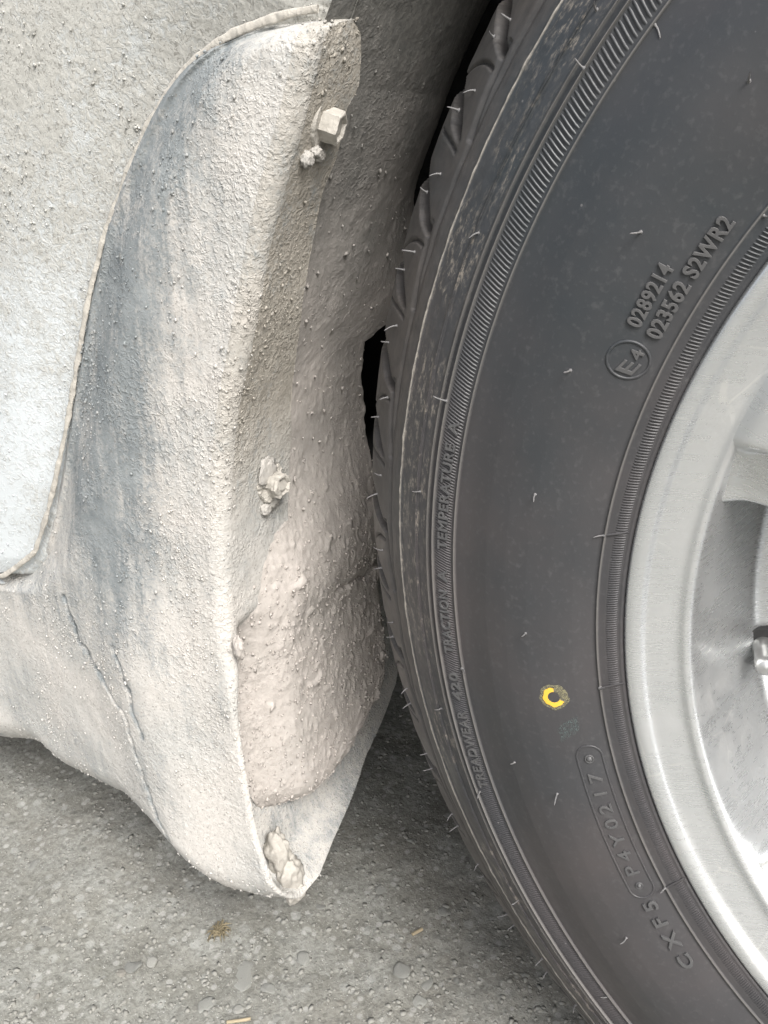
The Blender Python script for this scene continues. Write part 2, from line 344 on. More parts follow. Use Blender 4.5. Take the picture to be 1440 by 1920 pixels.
def build_guard():
    nz = 440; zs = np.linspace(0, 1, nz)
    zs = ZTOP+(ZBOT-ZTOP)*(zs+.12*np.sin(np.pi*zs)*0)           # even rows
    dense = np.linspace(ZTOP, ZTOP-.012, 26); zs = np.unique(np.concatenate([zs, dense]))[::-1]
    nface, ncorner, nfl = 300, 12, 130
    rows = []; uvs = []
    for z in zs:
        xc = float(crease_x(z)); xs = max(float(seam_x(z)), -.70)
        w = float(flange_w(z)); rad = min(.007-.0045*float(sstep(-.085, -.12, z)), w*.6+.0005)
        # outer face
        k = np.linspace(0, 1, nface); k = k**.9
        x = xs+(xc-rad-xs)*k; d = xc-x; ds = x-xs
        y = -.0035+.016*sstep(.05, .22, d)+.0045*sstep(.03, .0, d)*0
        y = y+.010*sstep(.035, .0, ds)*(z > -.12)                # falls back to the seam
        y = y-.0016*np.exp(-((ds-.004)/.0022)**2)*(z > -.13)     # bead along the seam
        y = y-.006*np.exp(-((d-.055)/.03)**2)*sstep(-.02, -.12, z)
        # top end rolls back
        tt = np.clip((z-(ZTOP-.012))/.012, 0, 1); y = y+.012*(1-np.sqrt(np.clip(1-tt*tt, 0, 1)))
        # underside rolls in
        zb = bot_z(x); q = np.clip(1-(z-zb)/.032, 0, 1); y = y+.040*(1-np.sqrt(np.clip(1-q*q*.985, 0, 1)))
        zz = np.maximum(np.full_like(x, z), zb)
        y = y+np.where(z < zb, (zb-z)*1.2, 0)
        face = np.stack([x, y, zz], -1)
        y0 = face[-1, 1]; a = np.linspace(0, np.pi/2, ncorner+1)[1:]
        zc = zz[-1]
        cor = np.stack([xc-rad+rad*np.sin(a), y0+rad*(1-np.cos(a)), np.full_like(a, zc)], -1)
        yy = np.linspace(y0+rad, max(w, y0+rad+.0008), nfl+1)[1:]
        rec = .013*sstep(0, .005, yy-y0-rad)*float(sstep(-.070, -.095, z))*min(max((z-ZBOT)/.016, 0), 1)
        fl = np.stack([xc-rec, yy, np.full_like(yy, zc)], -1)
        end = np.stack([np.array([xc-.0015, xc-.003])-rec[-1], np.array([yy[-1]+.0008, yy[-1]]), np.array([zc, zc])], -1)   # thickness
        rows.append(np.concatenate([face, cor, fl, end]))
        uvs.append(np.stack([np.concatenate([d, np.zeros(ncorner), -(yy-y0), np.array([-w, -w])]), np.full(nface+ncorner+nfl+2, z)], -1))
    V = np.array(rows); nr, nc = V.shape[:2]
    Vf = V.reshape(-1, 3).copy()
    # grid normals for displacement
    du = np.gradient(V, axis=1); dv = np.gradient(V, axis=0); N = np.cross(dv, du); N /= np.linalg.norm(N, axis=-1)[..., None]+1e-12
    N = N.reshape(-1, 3)
    if N[nface//2, 1] > 0: N = -N
    uv = np.array(uvs).reshape(-1, 2)
    amp = .35+.65*sstep(-.05, .6, fbm(Vf, 28, 2, 3.))
    edge = np.exp(-(uv[:, 0]/.012)**2)
    streak = sstep(.02, .45, fbm(Vf*np.array([1, 1, .3]), 42, 3, 8.))
    h = np.maximum(fbm(Vf, 480, 2, 1.)-.12, 0)*.0021*(amp**1.6)*(.25+.75*streak)+fbm(Vf, 90, 3, 7.)*.00035+fbm(Vf, 20, 2, 2.)*.0010
    h = h+edge*np.maximum(fbm(Vf, 480, 2, 4.), 0)*.0007
    scuff = np.zeros(len(Vf))
    for L, dep, wd in ((fold1, .0018, .0011), (fold2, .0015, .0010)):
        Q = Vf[:, [0, 2]]+np.stack([pn(Vf, 120, 3.), pn(Vf, 120, 8.)], -1)*.004
        D = polyline_dist(Q, L); m = (uv[:, 0] > .004)
        scuff = np.maximum(scuff, m*np.exp(-(D/.0026)**2)*np.clip(.6+1.6*fbm(Vf, 150, 2, 5.), 0, 1))
        h = h-m*dep*np.exp(-(D/wd)**2)
    h[np.isnan(h)] = 0
    Vf = Vf+N*h[:, None]
    ar = np.linalg.norm(np.cross(dv, du), axis=-1).reshape(-1)
    return Vf, grid_faces(nr, nc), uv, N, ar, scuff
gV, gF, gUV, gN, gA, gS = build_guard()
gme = mesh_np('mud_guard', gV, gF, gUV)
gme.attributes.new('scuff', 'FLOAT', 'POINT').data.foreach_set('value', gS.astype(np.float32))
guard = part('mud_guard', gme, M_GUARD)
guard['label'] = 'grey-beige dusty moulded mud guard with folded edge'

# --- body panel: polar sheet round the arch, tucked under the guard's seam
def build_body():
    th = np.radians(np.concatenate([np.linspace(60, 150, 70), np.linspace(150.3, 166, 150), np.linspace(166.2, 191, 190), np.linspace(191.3, 206, 20)]))
    sr = np.hypot(SEAM[:, 0], SEAM[:, 2]); st = np.degrees(np.arctan2(SEAM[:, 2], SEAM[:, 0])) % 360
    deg = np.degrees(th); inner = np.where(deg < st[0], .3605, interp(deg-.6, st, sr)-.0045); inner = np.where(deg > 192, .75, inner)
    k = np.linspace(0, 1, 260)**1.25
    R = inner[:, None]+(1.05-inner[:, None])*k[None]
    T = np.repeat(th[:, None], len(k), 1); d = R-inner[:, None]
    X, Z = R*np.cos(T), R*np.sin(T)
    Y = .0125-.006*sstep(.0, .05, d)+.02*sstep(.25, .7, d)
    Y = Y+np.where(deg[:, None] < st[0], .008*sstep(.010, .0, d), .002*sstep(.006, .0, d))
    V = np.stack([X, Y, Z], -1).reshape(-1, 3)
    g = sstep(-.08, .15, V[:, 2])
    h = np.maximum(fbm(V, 420, 2, 2.)-.08, 0)*.0007*(.10+.90*g)+np.maximum(fbm(V, 120, 3, 6.)-.1, 0)*.00025*g
    seamd = d.reshape(-1); h = h+np.exp(-(seamd/.008)**2)*np.maximum(fbm(V, 200, 2, 5.), -.1)*.002
    V[:, 1] -= h
    # return lip into the arch
    lip = np.stack([inner*np.cos(th)*1.0, np.full_like(th, .019), inner*np.sin(th)], -1)
    Vg = V.reshape(len(th), len(k), 3); Vg = np.concatenate([lip[:, None], Vg], 1)
    uv = np.concatenate([np.zeros((len(th), 1)), d], 1).reshape(-1); uvz = Vg[..., 2].reshape(-1)
    return Vg.reshape(-1, 3), grid_faces(len(th), len(k)+1, flip=True), np.stack([uv, uvz], -1)
bV, bF, bUV = build_body()
part('body_panel', mesh_np('body_panel', bV, bF, bUV), M_BODY)

# --- bead of dirt along the seam between panel and guard
def seam_bead():
    k = np.linspace(0, len(SEAM)-1.4, 700); c = np.stack([np.interp(k, np.arange(len(SEAM)), SEAM[:, j]) for j in range(3)], -1)
    for _ in range(12): c[1:-1] = .5*c[1:-1]+.25*(c[:-2]+c[2:])
    t = np.gradient(c, axis=0); t /= np.linalg.norm(t, axis=1)[:, None]; n = np.array([0, -1., 0]); b = np.cross(t, n)
    rad = .0011+.0006*fbm(c, 90, 3, 4.); seg = 10; V = []
    for a in np.arange(seg)*2*np.pi/seg: V.append(c+np.array([0, .0022, 0])+b*.0005+(rad*np.cos(a))[:, None]*n*.42+(rad*1.35*np.sin(a))[:, None]*b)
    V = np.stack(V, 1); V = V+fbm(V, 210, 3, 3.)[..., None]*.0007*np.array([.5, 1, .5])
    return V.reshape(-1, 3), grid_faces(700, seg, True)
part('seam_bead', mesh_np('seam_bead', *seam_bead()), mat_mud('pale_dried_mud', (.50, .475, .42), (.43, .41, .37), .6))

# --- arch liner: mud-caked sheet behind the flange, facing the tyre
lin_left = np.array([hit_arch(*p, off=-.008) for p in [(446, 1225), (452, 1290), (458, 1370), (468, 1440), (486, 1500), (520, 1532), (548, 1540)]])
def build_liner():
    ztop, zlow = .36, LNR[-1, 2]
    zs = np.concatenate([np.linspace(ztop, .17, 40), np.linspace(.1685, zlow, 330)])
    ny = 170; rows = []
    for z in zs:
        if z > CRS[2, 2]:
            r = math.hypot(CRS[2, 0], CRS[2, 2]); x0 = -math.sqrt(max(r*r-z*z, 0.0004))
        else: x0 = float(crease_x(z))
        lowz = float(sstep(.0, -.075, z)); gapz = float(sstep(-.075, -.10, z))
        y1 = float(interp(z, LNR[:, 2], LNR[:, 1])) if z < LNR[0, 2] else LNR[0, 1]+(.24-LNR[0, 1])*float(sstep(LNR[0, 2]-.004, LNR[0, 2]+.035, z))
        y0 = .006+.003*gapz
        if z < lin_left[3, 2]: y0 = max(y0, float(interp(z, lin_left[:, 2], lin_left[:, 1]))-.002)
        y1 = max(y1, y0+.001)
        k = np.linspace(0, 1, ny); y = y0+(y1-y0)*k
        de = y-y0
        x = x0-.006+.002*lowz-.009*gapz+(.006+.006*lowz+.006*gapz)*lowz*sstep(-.004*gapz, .040-.010*gapz, de)**(1-.25*gapz)+.0
        x = x-3.0*np.clip(y-.07, 0, 1)**2*float(sstep(.035, .11, z))
        tz = np.clip((zlow+.014-z)/.014, 0, 1); x = x-.010*(1-math.sqrt(max(1-tz*tz, 0)))
        rows.append(np.stack([x, y, np.full_like(y, z)], -1))
    V = np.array(rows); nr, nc = V.shape[:2]; P = V.reshape(-1, 3).copy()
    low = sstep(.02, -.09, P[:, 2])
    h = np.maximum(fbm(P*np.array([1, 1, .6]), 330, 3, 1.5)-.03, 0)*(.0007+.0009*low)+fbm(P, 70, 3, 3.)*(.0005+.0006*low)+np.maximum(fbm(P, 95, 2, 12.)-.30, 0)*.006*low
    ck = np.array([hit_arch(*p)[[1, 2]] for p in [(610, 1105), (640, 1085), (672, 1072), (706, 1044)]])
    Q = P[:, [1, 2]]+np.stack([pn(P, 150, 3.), pn(P, 150, 8.)], -1)*.003
    h = h-.002*np.exp(-(polyline_dist(Q, ck)/.0012)**2)*(P[:, 0] < 0)
    P[:, 0] += h
    # ragged edge towards the tyre and along the bottom
    rag = fbm(P, 130, 3, 21.)*.005*low.clip(.35, 1)
    kk = np.tile(np.linspace(0, 1, nc)**6, nr); P[:, 1] += rag*kk; P[:, 2] += (fbm(P, 110, 3, 31.)*.007)*kk*low
    Vg = P.reshape(nr, nc, 3)
    back = Vg[:, -1:, :]+np.array([-.003, .0006, 0]); back2 = back+np.array([-.004, -.002, 0])
    Vg = np.concatenate([Vg, back, back2], 1)
    last = Vg[-1:]+np.array([-.004, 0, -.0008]); last2 = last+np.array([-.006, 0, .002]); Vg = np.concatenate([Vg, last, last2], 0)
    return Vg
LG = build_liner()
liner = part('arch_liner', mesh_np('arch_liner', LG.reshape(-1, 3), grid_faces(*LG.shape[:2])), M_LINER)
liner['label'] = 'mud-caked wheel arch liner facing the tyre tread'

# --- inner wheel house and floor of the car: keeps the light out of the arch
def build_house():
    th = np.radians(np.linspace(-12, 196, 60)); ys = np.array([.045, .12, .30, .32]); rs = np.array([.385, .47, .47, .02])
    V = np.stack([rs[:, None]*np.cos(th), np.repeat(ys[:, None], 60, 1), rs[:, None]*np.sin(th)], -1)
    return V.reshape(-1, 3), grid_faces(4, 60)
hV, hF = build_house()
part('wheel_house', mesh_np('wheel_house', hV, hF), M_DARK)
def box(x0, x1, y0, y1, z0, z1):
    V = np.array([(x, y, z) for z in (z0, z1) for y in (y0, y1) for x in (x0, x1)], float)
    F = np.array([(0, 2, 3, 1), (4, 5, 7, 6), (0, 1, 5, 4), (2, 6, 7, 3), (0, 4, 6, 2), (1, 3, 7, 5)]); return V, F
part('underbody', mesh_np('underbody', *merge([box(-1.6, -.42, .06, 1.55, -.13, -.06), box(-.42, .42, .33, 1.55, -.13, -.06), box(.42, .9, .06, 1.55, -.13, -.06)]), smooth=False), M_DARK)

# --- bolts holding the flange
def bolt_mesh(name, muddy):
    bm = bmesh.new()
    def ring(n, r, z, ph=0): return [bm.verts.new((r*math.cos(2*math.pi*k/n+ph), r*math.sin(2*math.pi*k/n+ph), z)) for k in range(n)]
    def skin(rs):
        for a, b in zip(rs[:-1], rs[1:]):
            n = len(a)
            for k in range(n): bm.faces.new((a[k], a[(k+1) % n], b[(k+1) % n], b[k]))
    w = [ring(28, .0088, -.001), ring(28, .0090, .0006), ring(28, .0084, .0014), ring(28, .0045, .0015)]; skin(w); bm.faces.new(w[-1])
    hx = [ring(6, .0058, .0012), ring(6, .0058, .0072), ring(6, .0054, .0078)]; skin(hx)
    cup = [ring(6, .0046, .0078), ring(6, .0040, .0066)]; skin([hx[-1]]+cup); bm.faces.new(cup[-1])
    bmesh.ops.recalc_face_normals(bm, faces=bm.faces)
    if muddy:
        bmesh.ops.subdivide_edges(bm, edges=bm.edges, cuts=3, use_grid_fill=True)
        P = np.array([v.co for v in bm.verts]); n = fbm(P, 190, 4, 6.)
        for v, k in zip(bm.verts, n): v.co += v.normal*float(k)*muddy
    me = bpy.data.meshes.new(name); bm.to_mesh(me); bm.free(); return me
def frame_at(p, nrm, spin=0.0):
    q = Vector(nrm).to_track_quat('Z', 'Y'); return Matrix.Translation(Vector(p)) @ q.to_matrix().to_4x4() @ Matrix.Rotation(spin, 4, 'Z')
def sub(name, me, mat, parent, mw=None):
    o = new_obj(name, me, mat); o.parent = parent
    if mw is not None: o.matrix_local = mw
    return o
b1 = hit_arch(612, 232); n1 = Vector((.90, .24, -.26)).normalized()
sub('bolt', bolt_mesh('bolt', .0007), M_BOLT, guard, frame_at(np.array(b1)-np.array(n1)*.0022, n1, .35))
b2 = hit_arch(506, 905); n2 = Vector((1, -.05, .05)).normalized()
sub('bolt', bolt_mesh('muddy_bolt', .0024), M_BOLT, guard, frame_at(b2, n2, .1))

# --- lumps of mud: displaced blobs
def lump(name, p, size, seed, mat, parent):
    bm = bmesh.new(); bmesh.ops.create_icosphere(bm, subdivisions=4, radius=1.0)
    P = np.array([v.co for v in bm.verts]); n = fbm(P, 2.1, 5, seed)
    for v, k in zip(bm.verts, n): v.co = Vector(((v.co.x*(1+k*.46))*size[0], (v.co.y*(1+k*.46))*size[1], (v.co.z*(1+k*.46))*size[2]))
    for f in bm.faces: f.smooth = True
    me = bpy.data.meshes.new(name); bm.to_mesh(me); bm.free()
    return sub(name, me, mat, parent, Matrix.Translation(Vector(p)))
for k, (px, py, s) in enumerate([(575, 298, (.0022, .003, .0028)), (600, 292, (.0018, .0025, .002)), (592, 285, (.002, .003, .002)), (499, 955, (.0018, .003, .003)), (512, 930, (.0026, .004, .006)), (503, 885, (.0010, .006, .007))]):
    lump('mud_lump', hit_arch(px, py, .001), s, 3.1*k, M_CRUMB, guard)
for k, (px, py, s) in enumerate([(520, 1600, (.007, .006, .014)), (540, 1640, (.007, .008, .012)), (552, 1668, (.005, .007, .007))]):
    lump('mud_lump', hit_arch(px, py, -.007), s, 40+2.7*k, M_BOLT, guard)
for k, (px, py, s) in enumerate([(560, 1155, (.0012, .005, .004)), (640, 1165, (.001, .003, .003)), (600, 1400, (.0014, .008, .006)), (447, 1215, (.003, .002, .006)), (540, 1190, (.001, .004, .003)), (640, 1350, (.0012, .006, .003))]):
    lump('mud_lump', hit_arch(px, py, .0035), s, 70+2.7*k, M_MUDL, liner)

# --- tiny crumbs splashed over guard, panel and liner (one object each: nobody could count them)
_ico = bmesh.new(); bmesh.ops.create_icosphere(_ico, subdivisions=1, radius=1.0); _ico.verts.ensure_lookup_table()
ICO_V = np.array([v.co[:] for v in _ico.verts]); ICO_F = np.array([[v.index for v in f.verts] for f in _ico.faces]); _ico.free()
def crumbs(V, N, W, count, smin, smax, mat, parent, seed, uv=None):
    r = np.random.default_rng(seed); W = np.clip(W, 0, None); idx = r.choice(len(V), count, p=W/W.sum())
    parts = []
    for i in idx:
        s = smin+(smax-smin)*r.random()**4
        n = N[i]; t = np.cross(n, r.normal(size=3)); t /= np.linalg.norm(t); b = np.cross(n, t)
        v = ICO_V*(1+.22*r.normal(size=(len(ICO_V), 1)))
        v = v[:, :1]*t*s*(.8+.9*r.random())+v[:, 1:2]*b*s+v[:, 2:]*n*s*.75
        parts.append((v+V[i]+n*s*.25+r.normal(size=3)*.0004, ICO_F))
    Vc, Fc = merge(parts)
    o = sub('mud_crumbs', mesh_np('mud_crumbs', Vc, Fc, None if uv is None else np.repeat(uv[idx], len(ICO_V), 0)), mat, parent); o['kind'] = 'stuff'; return o
pxg = project(gV); inview = (pxg[:, 0] > -20) & (pxg[:, 0] < 760) & (pxg[:, 1] > -20) & (pxg[:, 1] < 1740)
clus = np.clip(fbm(gV*np.array([1, 1, .4]), 34, 3, 14.)+.22, .02, 1)**1.6
edgew = 1+1.2*np.exp(-((gUV[:, 0]-.006)/.008)**2)
crumbs(gV, gN, inview*clus*edgew*gA, 8000, .00022, .00075, M_GUARD, guard, 5, gUV)
body = [o for o in car.children if o.name == 'body_panel'][0]
pxb = project(bV); inb = (pxb[:, 0] > -20) & (pxb[:, 0] < 620) & (pxb[:, 1] > -20) & (pxb[:, 1] < 1120)
bN = np.repeat(np.array([[0, -1., 0]]), len(bV), 0)
area = (bUV[:, 0] > 0)*(bUV[:, 0]+.02)
crumbs(bV, bN, inb*area*np.clip(fbm(bV, 25, 3, 9.)+.15, .03, 1)*(.15+sstep(-.1, .12, bV[:, 2]))*(1+3*np.exp(-(bUV[:, 0]/.012)**2)), 1300, .0002, .0007, M_BODY, body, 6, bUV)
lV = LG[:, :-2][:-2].reshape(-1, 3); pxl = project(lV); inl = (pxl[:, 0] < 760) & (pxl[:, 1] > -20)
lN = np.repeat(np.array([[1., 0, 0]]), len(lV), 0)
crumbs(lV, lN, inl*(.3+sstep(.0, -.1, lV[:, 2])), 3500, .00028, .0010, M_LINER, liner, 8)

# ------------------------------------------------------------------ tyre
PROF = np.array([(.2030, .012), (.2045, .004), (.2056, .0008), (.2063, -.0006), (.2069, -.0010), (.2074, -.0008), (.2118, -.0021), (.2128, -.0022), (.2137, -.0024), (.2140, -.0031), (.2144, -.0031), (.2148, -.0025), (.2165, -.0032),
    (.2220, -.0055), (.2290, -.0077), (.2370, -.0090), (.2450, -.0088), (.2530, -.0068), (.2580, -.0045), (.2615, -.0028), (.2645, -.0018), (.2660, -.0017), (.2665, -.0020), (.2668, -.0029), (.2672, -.0029), (.2676, -.0018), (.2700, -.0018), (.2750, -.0016), (.2754, -.0018), (.2757, -.0026), (.2760, -.0025),
    (.2765, -.0012), (.2782, -.0003), (.2786, -.0013), (.2790, -.0009), (.2797, .0006), (.2830, .0018), (.2846, .0028), (.2850, .0019), (.2856, .0034), (.2900, .0058), (.2935, .0080), (.2946, .0086), (.2951, .0083), (.2955, .0086), (.2960, .0100), (.2985, .0112), (.3020, .0133), (.3065, .0162), (.3110, .0197), (.3155, .0240), (.3195, .0290),
    (.3225, .0345), (.3245, .0400), (.3260, .0480), (.3270, .0600), (.3276, .0850), (.3278, .1050), (.3270, .1500), (.3200, .1800), (.2960, .2010), (.2500, .2190), (.2100, .2080)])
_L = np.concatenate([[0], np.cumsum(np.linalg.norm(np.diff(PROF, axis=0), axis=1))])
def prof(s): return np.stack([np.interp(s, _L, PROF[:, 0]), np.interp(s, _L, PROF[:, 1])], -1)
def s_at(r): return float(np.interp(r, PROF[:55, 0], _L[:55]))
S_SH, S_END = s_at(.2985), s_at(.3262)
sv = np.unique(np.concatenate([np.arange(0, S_SH, .0016), _L[_L < S_SH+.001], np.arange(S_SH, S_END, .00052), np.arange(S_END, _L[-1], .012), [_L[-1]]]))
pr = prof(sv)
# a soft smoothing only of the broad sidewall
def smooth_range(a, it, lo, hi):
    a = a.copy(); m = (pr[:, 0] > lo) & (pr[:, 0] < hi) & (sv < s_at(.326))
    for _ in range(it):
        b = a.copy(); ds0 = (sv[1:-1]-sv[:-2])[:, None]; ds1 = (sv[2:]-sv[1:-1])[:, None]
        b[1:-1] = .5*a[1:-1]+.5*(a[:-2]*ds1+a[2:]*ds0)/(ds0+ds1); a = np.where(m[:, None], b, a)
    return a
pr = smooth_range(pr, 60, .2150, .2662); pr = smooth_range(pr, 30, .2962, .3300)
th_f = np.radians(np.arange(104, 264, .10)); th_c = np.radians(np.arange(264, 464, 2.0))
ths = np.concatenate([th_f, th_c])
tan = np.gradient(pr, axis=0); tan /= np.linalg.norm(tan, axis=1)[:, None]+1e-12
nrm2 = np.stack([tan[:, 1], -tan[:, 0]], -1)                       # outward (r,y)
nrm2[sv < .004] = nrm2[np.argmax(sv >= .004)]
def tyre_hit(px, py):
    """point of the visible tyre face under a pixel -> (theta, radius, s)"""
    global _tp, _tq
    try: _tp
    except NameError:
        a = np.radians(np.arange(104, 264, .25)); ok = pr[:, 0] < .3225; ok &= sv < s_at(.326); k = np.where(ok)[0]
        R, Y = pr[k, 0], pr[k, 1]
        G = np.stack([R[:, None]*np.cos(a), np.repeat(Y[:, None], len(a), 1), R[:, None]*np.sin(a)], -1)
        Nn = np.stack([nrm2[k, 0][:, None]*np.cos(a), np.repeat(nrm2[k, 1][:, None], len(a), 1), nrm2[k, 0][:, None]*np.sin(a)], -1)
        vis = ((CC-G)*Nn).sum(-1) > 0
        _tp = np.stack([np.repeat(a[None], len(k), 0)[vis], np.repeat(R[:, None], len(a), 1)[vis], np.repeat(sv[k][:, None], len(a), 1)[vis]], -1); _tq = project(G[vis])
    i = np.argmin(((_tq-np.array([px, py]))**2).sum(1)); return _tp[i]
def surf(th, r=None, s=None, off=0.0):
    """point and normal on the smooth tyre face"""
    s = s_at(r) if s is None else s
    k = np.clip(np.searchsorted(sv, s), 1, len(sv)-1); f = (s-sv[k-1])/(sv[k]-sv[k-1])
    p = pr[k-1]*(1-f)+pr[k]*f; n = nrm2[k-1]*(1-f)+nrm2[k]*f; n = n/np.linalg.norm(n)
    p = p+n*off; c, d = math.cos(th), math.sin(th)
    return np.array([p[0]*c, p[1], p[0]*d]), np.array([n[0]*c, n[1], n[0]*d])
# grooves: pocket tops along the shoulder, alternating long and short
pocket_px = [(930, 40), (866, 172), (808, 322), (762, 468), (729, 610), (710, 748), (703, 893), (710, 1033), (730, 1168), (760, 1293), (798, 1413), (846, 1527), (895, 1622), (948, 1716), (1012, 1800), (1076, 1886)]
pock = np.array([tyre_hit(*p)[0] for p in pocket_px])
pock = np.polyval(np.polyfit(np.arange(len(pock)), pock, 2), np.arange(-2, len(pock)+2))   # even out
TH, SS = np.meshgrid(ths[:len(th_f)], sv, indexing='ij')
disp = np.zeros_like(TH)
s0, s1 = s_at(.2990), s_at(.3195); tq = (SS-s0)/(s1-s0)            # 0 at the shoulder line, 1 at the tread's outer edge in view
RA = .31
for j, t0 in enumerate(pock):
    long = (j % 2 == 0)
    arc = (TH-t0)*RA                                              # metres downwards round the tyre
    near_m = (np.abs(arc) < .05) & (tq > -.1) & (tq < 2.6)
    a, q = arc[near_m], tq[near_m]
    cen = .0015+.0175*np.clip(1.02-q, 0, 1.2)**1.15-.004*np.clip(q-1, 0, 2)
    qe = .22 if long else .34
    wid = .0050*np.clip((q-qe)/.40, 0, 1)**.7+.0001
    lens = np.where(q > 1.0, 1, np.clip((q-qe)/.10, 0, 1))
    x = (a-cen)/wid
    g = np.where(q > qe, np.where(x < -.25, np.clip(1-(np.abs(x+.25)/.70)**4, 0, 1), np.clip(1.25-1.25*(np.clip(x, -.25, 9)+.25)/1.2, 0, 1)), 0)*lens
    dd = -.0125*g**.8*np.clip((q-qe)/.30, 0.15, 1)
    # sipe beneath the pocket: a thin hooked cut
    cs = .0205-.004*np.sin(np.clip(q, .1, 1.1)*3.0)+(.0016 if long else -.0012)
    si = np.exp(-((a-cs-.009*(q-.3)**2*(1 if long else -1))/.00055)**2)*((q > .34) & (q < 1.02))
    dd = np.minimum(dd, -.0018*si)
    if long:                                                     # tail of the pocket running down beside the shoulder line
        qt = .30-.0042*np.clip((a-.010)/.001, 0, 40)*1.0
        ta = np.exp(-((q-qt)/.035)**2)*((a > .009) & (a < .040))
        dd = np.minimum(dd, -.0012*ta)
    disp[near_m] = np.minimum(disp[near_m], dd)
# fine circumferential line inside the tread edge
disp -= .0007*np.exp(-((tq-.13)/.03)**2)
wr = np.stack([np.cos(TH)*.3, SS, np.sin(TH)*.3], -1)
shz = ((SS > s_at(.2802)) & (SS < s_at(.2945)))
disp += shz*fbm(wr*np.array([1, 4, 1]), 190, 3, 2.)*.00022
disp += (tq > 0)*fbm(wr, 90, 2, 7.)*.00035
line = np.exp(-((SS-s_at(.2953))/.0007)**2); disp += line*fbm(wr, 160, 2, 3.)*.0006
disp[:20] *= np.linspace(0, 1, 20)[:, None]; disp[-20:] *= np.linspace(1, 0, 20)[:, None]
D = np.zeros((len(ths), len(sv))); D[:len(th_f)] = disp
R = pr[None, :, 0]+nrm2[None, :, 0]*D; Y = pr[None, :, 1]+nrm2[None, :, 1]*D
c_, s_ = np.cos(ths)[:, None], np.sin(ths)[:, None]
# the tyre stands on the ground: flatten the contact patch a little
TV = np.stack([R*c_, Y, R*s_], -1)
TV[..., 2] = np.maximum(TV[..., 2], GZ-.0015)
uvT = np.stack([np.repeat((ths*.28)[:, None], len(sv), 1), np.repeat(pr[None, :, 0]*1.0, len(ths), 0)], -1)
tyre = part('tyre', mesh_np('tyre', TV.reshape(-1, 3), grid_faces(len(sv), len(ths), True)[:, ::-1] if False else np.concatenate([grid_faces(len(ths), len(sv)), np.stack([(len(ths)-1)*len(sv)+np.arange(len(sv)-1), (len(ths)-1)*len(sv)+np.arange(1, len(sv)), np.arange(1, len(sv)), np.arange(len(sv)-1)], -1)]), uvT.reshape(-1, 2)), M_RUB)
tyre['label'] = 'black rubber tyre with moulded lettering and rubber hairs'

# ribs: raised bars across the two decorative bands
def ribs(name, r0, r1, pitch_fn, skew, height, a0, a1, mat, duty=.5):
    th = math.radians(a0); parts = []; m = 5
    F = np.array([(0, 1, 2), (0, 2, 3)])  # unused
    rr = np.linspace(r0, r1, m)
    while th < math.radians(a1):
        p = pitch_fn(math.degrees(th)); dth = p/((r0+r1)/2)
        V = []
        for k, r in enumerate(rr):
            f = (k/(m-1)-.5)
            tt = th+skew*f/r*(r1-r0)
            for da, off in ((-.5, -.0002), (-.22, height), (.22, height), (.5, -.0002)):
                o = off if 0 < k < m-1 else -.0002
                P, _ = surf(tt+da*duty*dth*1.3, r, off=o); V.append(P)
        Fq = [(k*4+j, k*4+j+1, k*4+j+5, k*4+j+4) for k in range(m-1) for j in range(3)]
        parts.append((np.array(V), np.array(Fq))); th += dth
    V, Fq = merge(parts); o = sub(name, mesh_np(name, V, Fq, np.stack([V[:, 0], np.full(len(V), .24)], -1), smooth=False), mat, tyre); o['kind'] = 'stuff'
    return o
ribs('shoulder_ribs', .2680, .2752, lambda d: float(np.interp(d, [110, 140, 160, 178, 200, 230], [.0023, .0019, .00145, .00105, .00100, .00100])), -.35, .00052, 106, 262, M_RUB)
ribs('bead_ribs', .2076, .2118, lambda d: float(np.interp(d, [120, 150, 180, 230], [.00125, .00115, .00085, .00082])), .15, .00040, 120, 262, M_RUB)

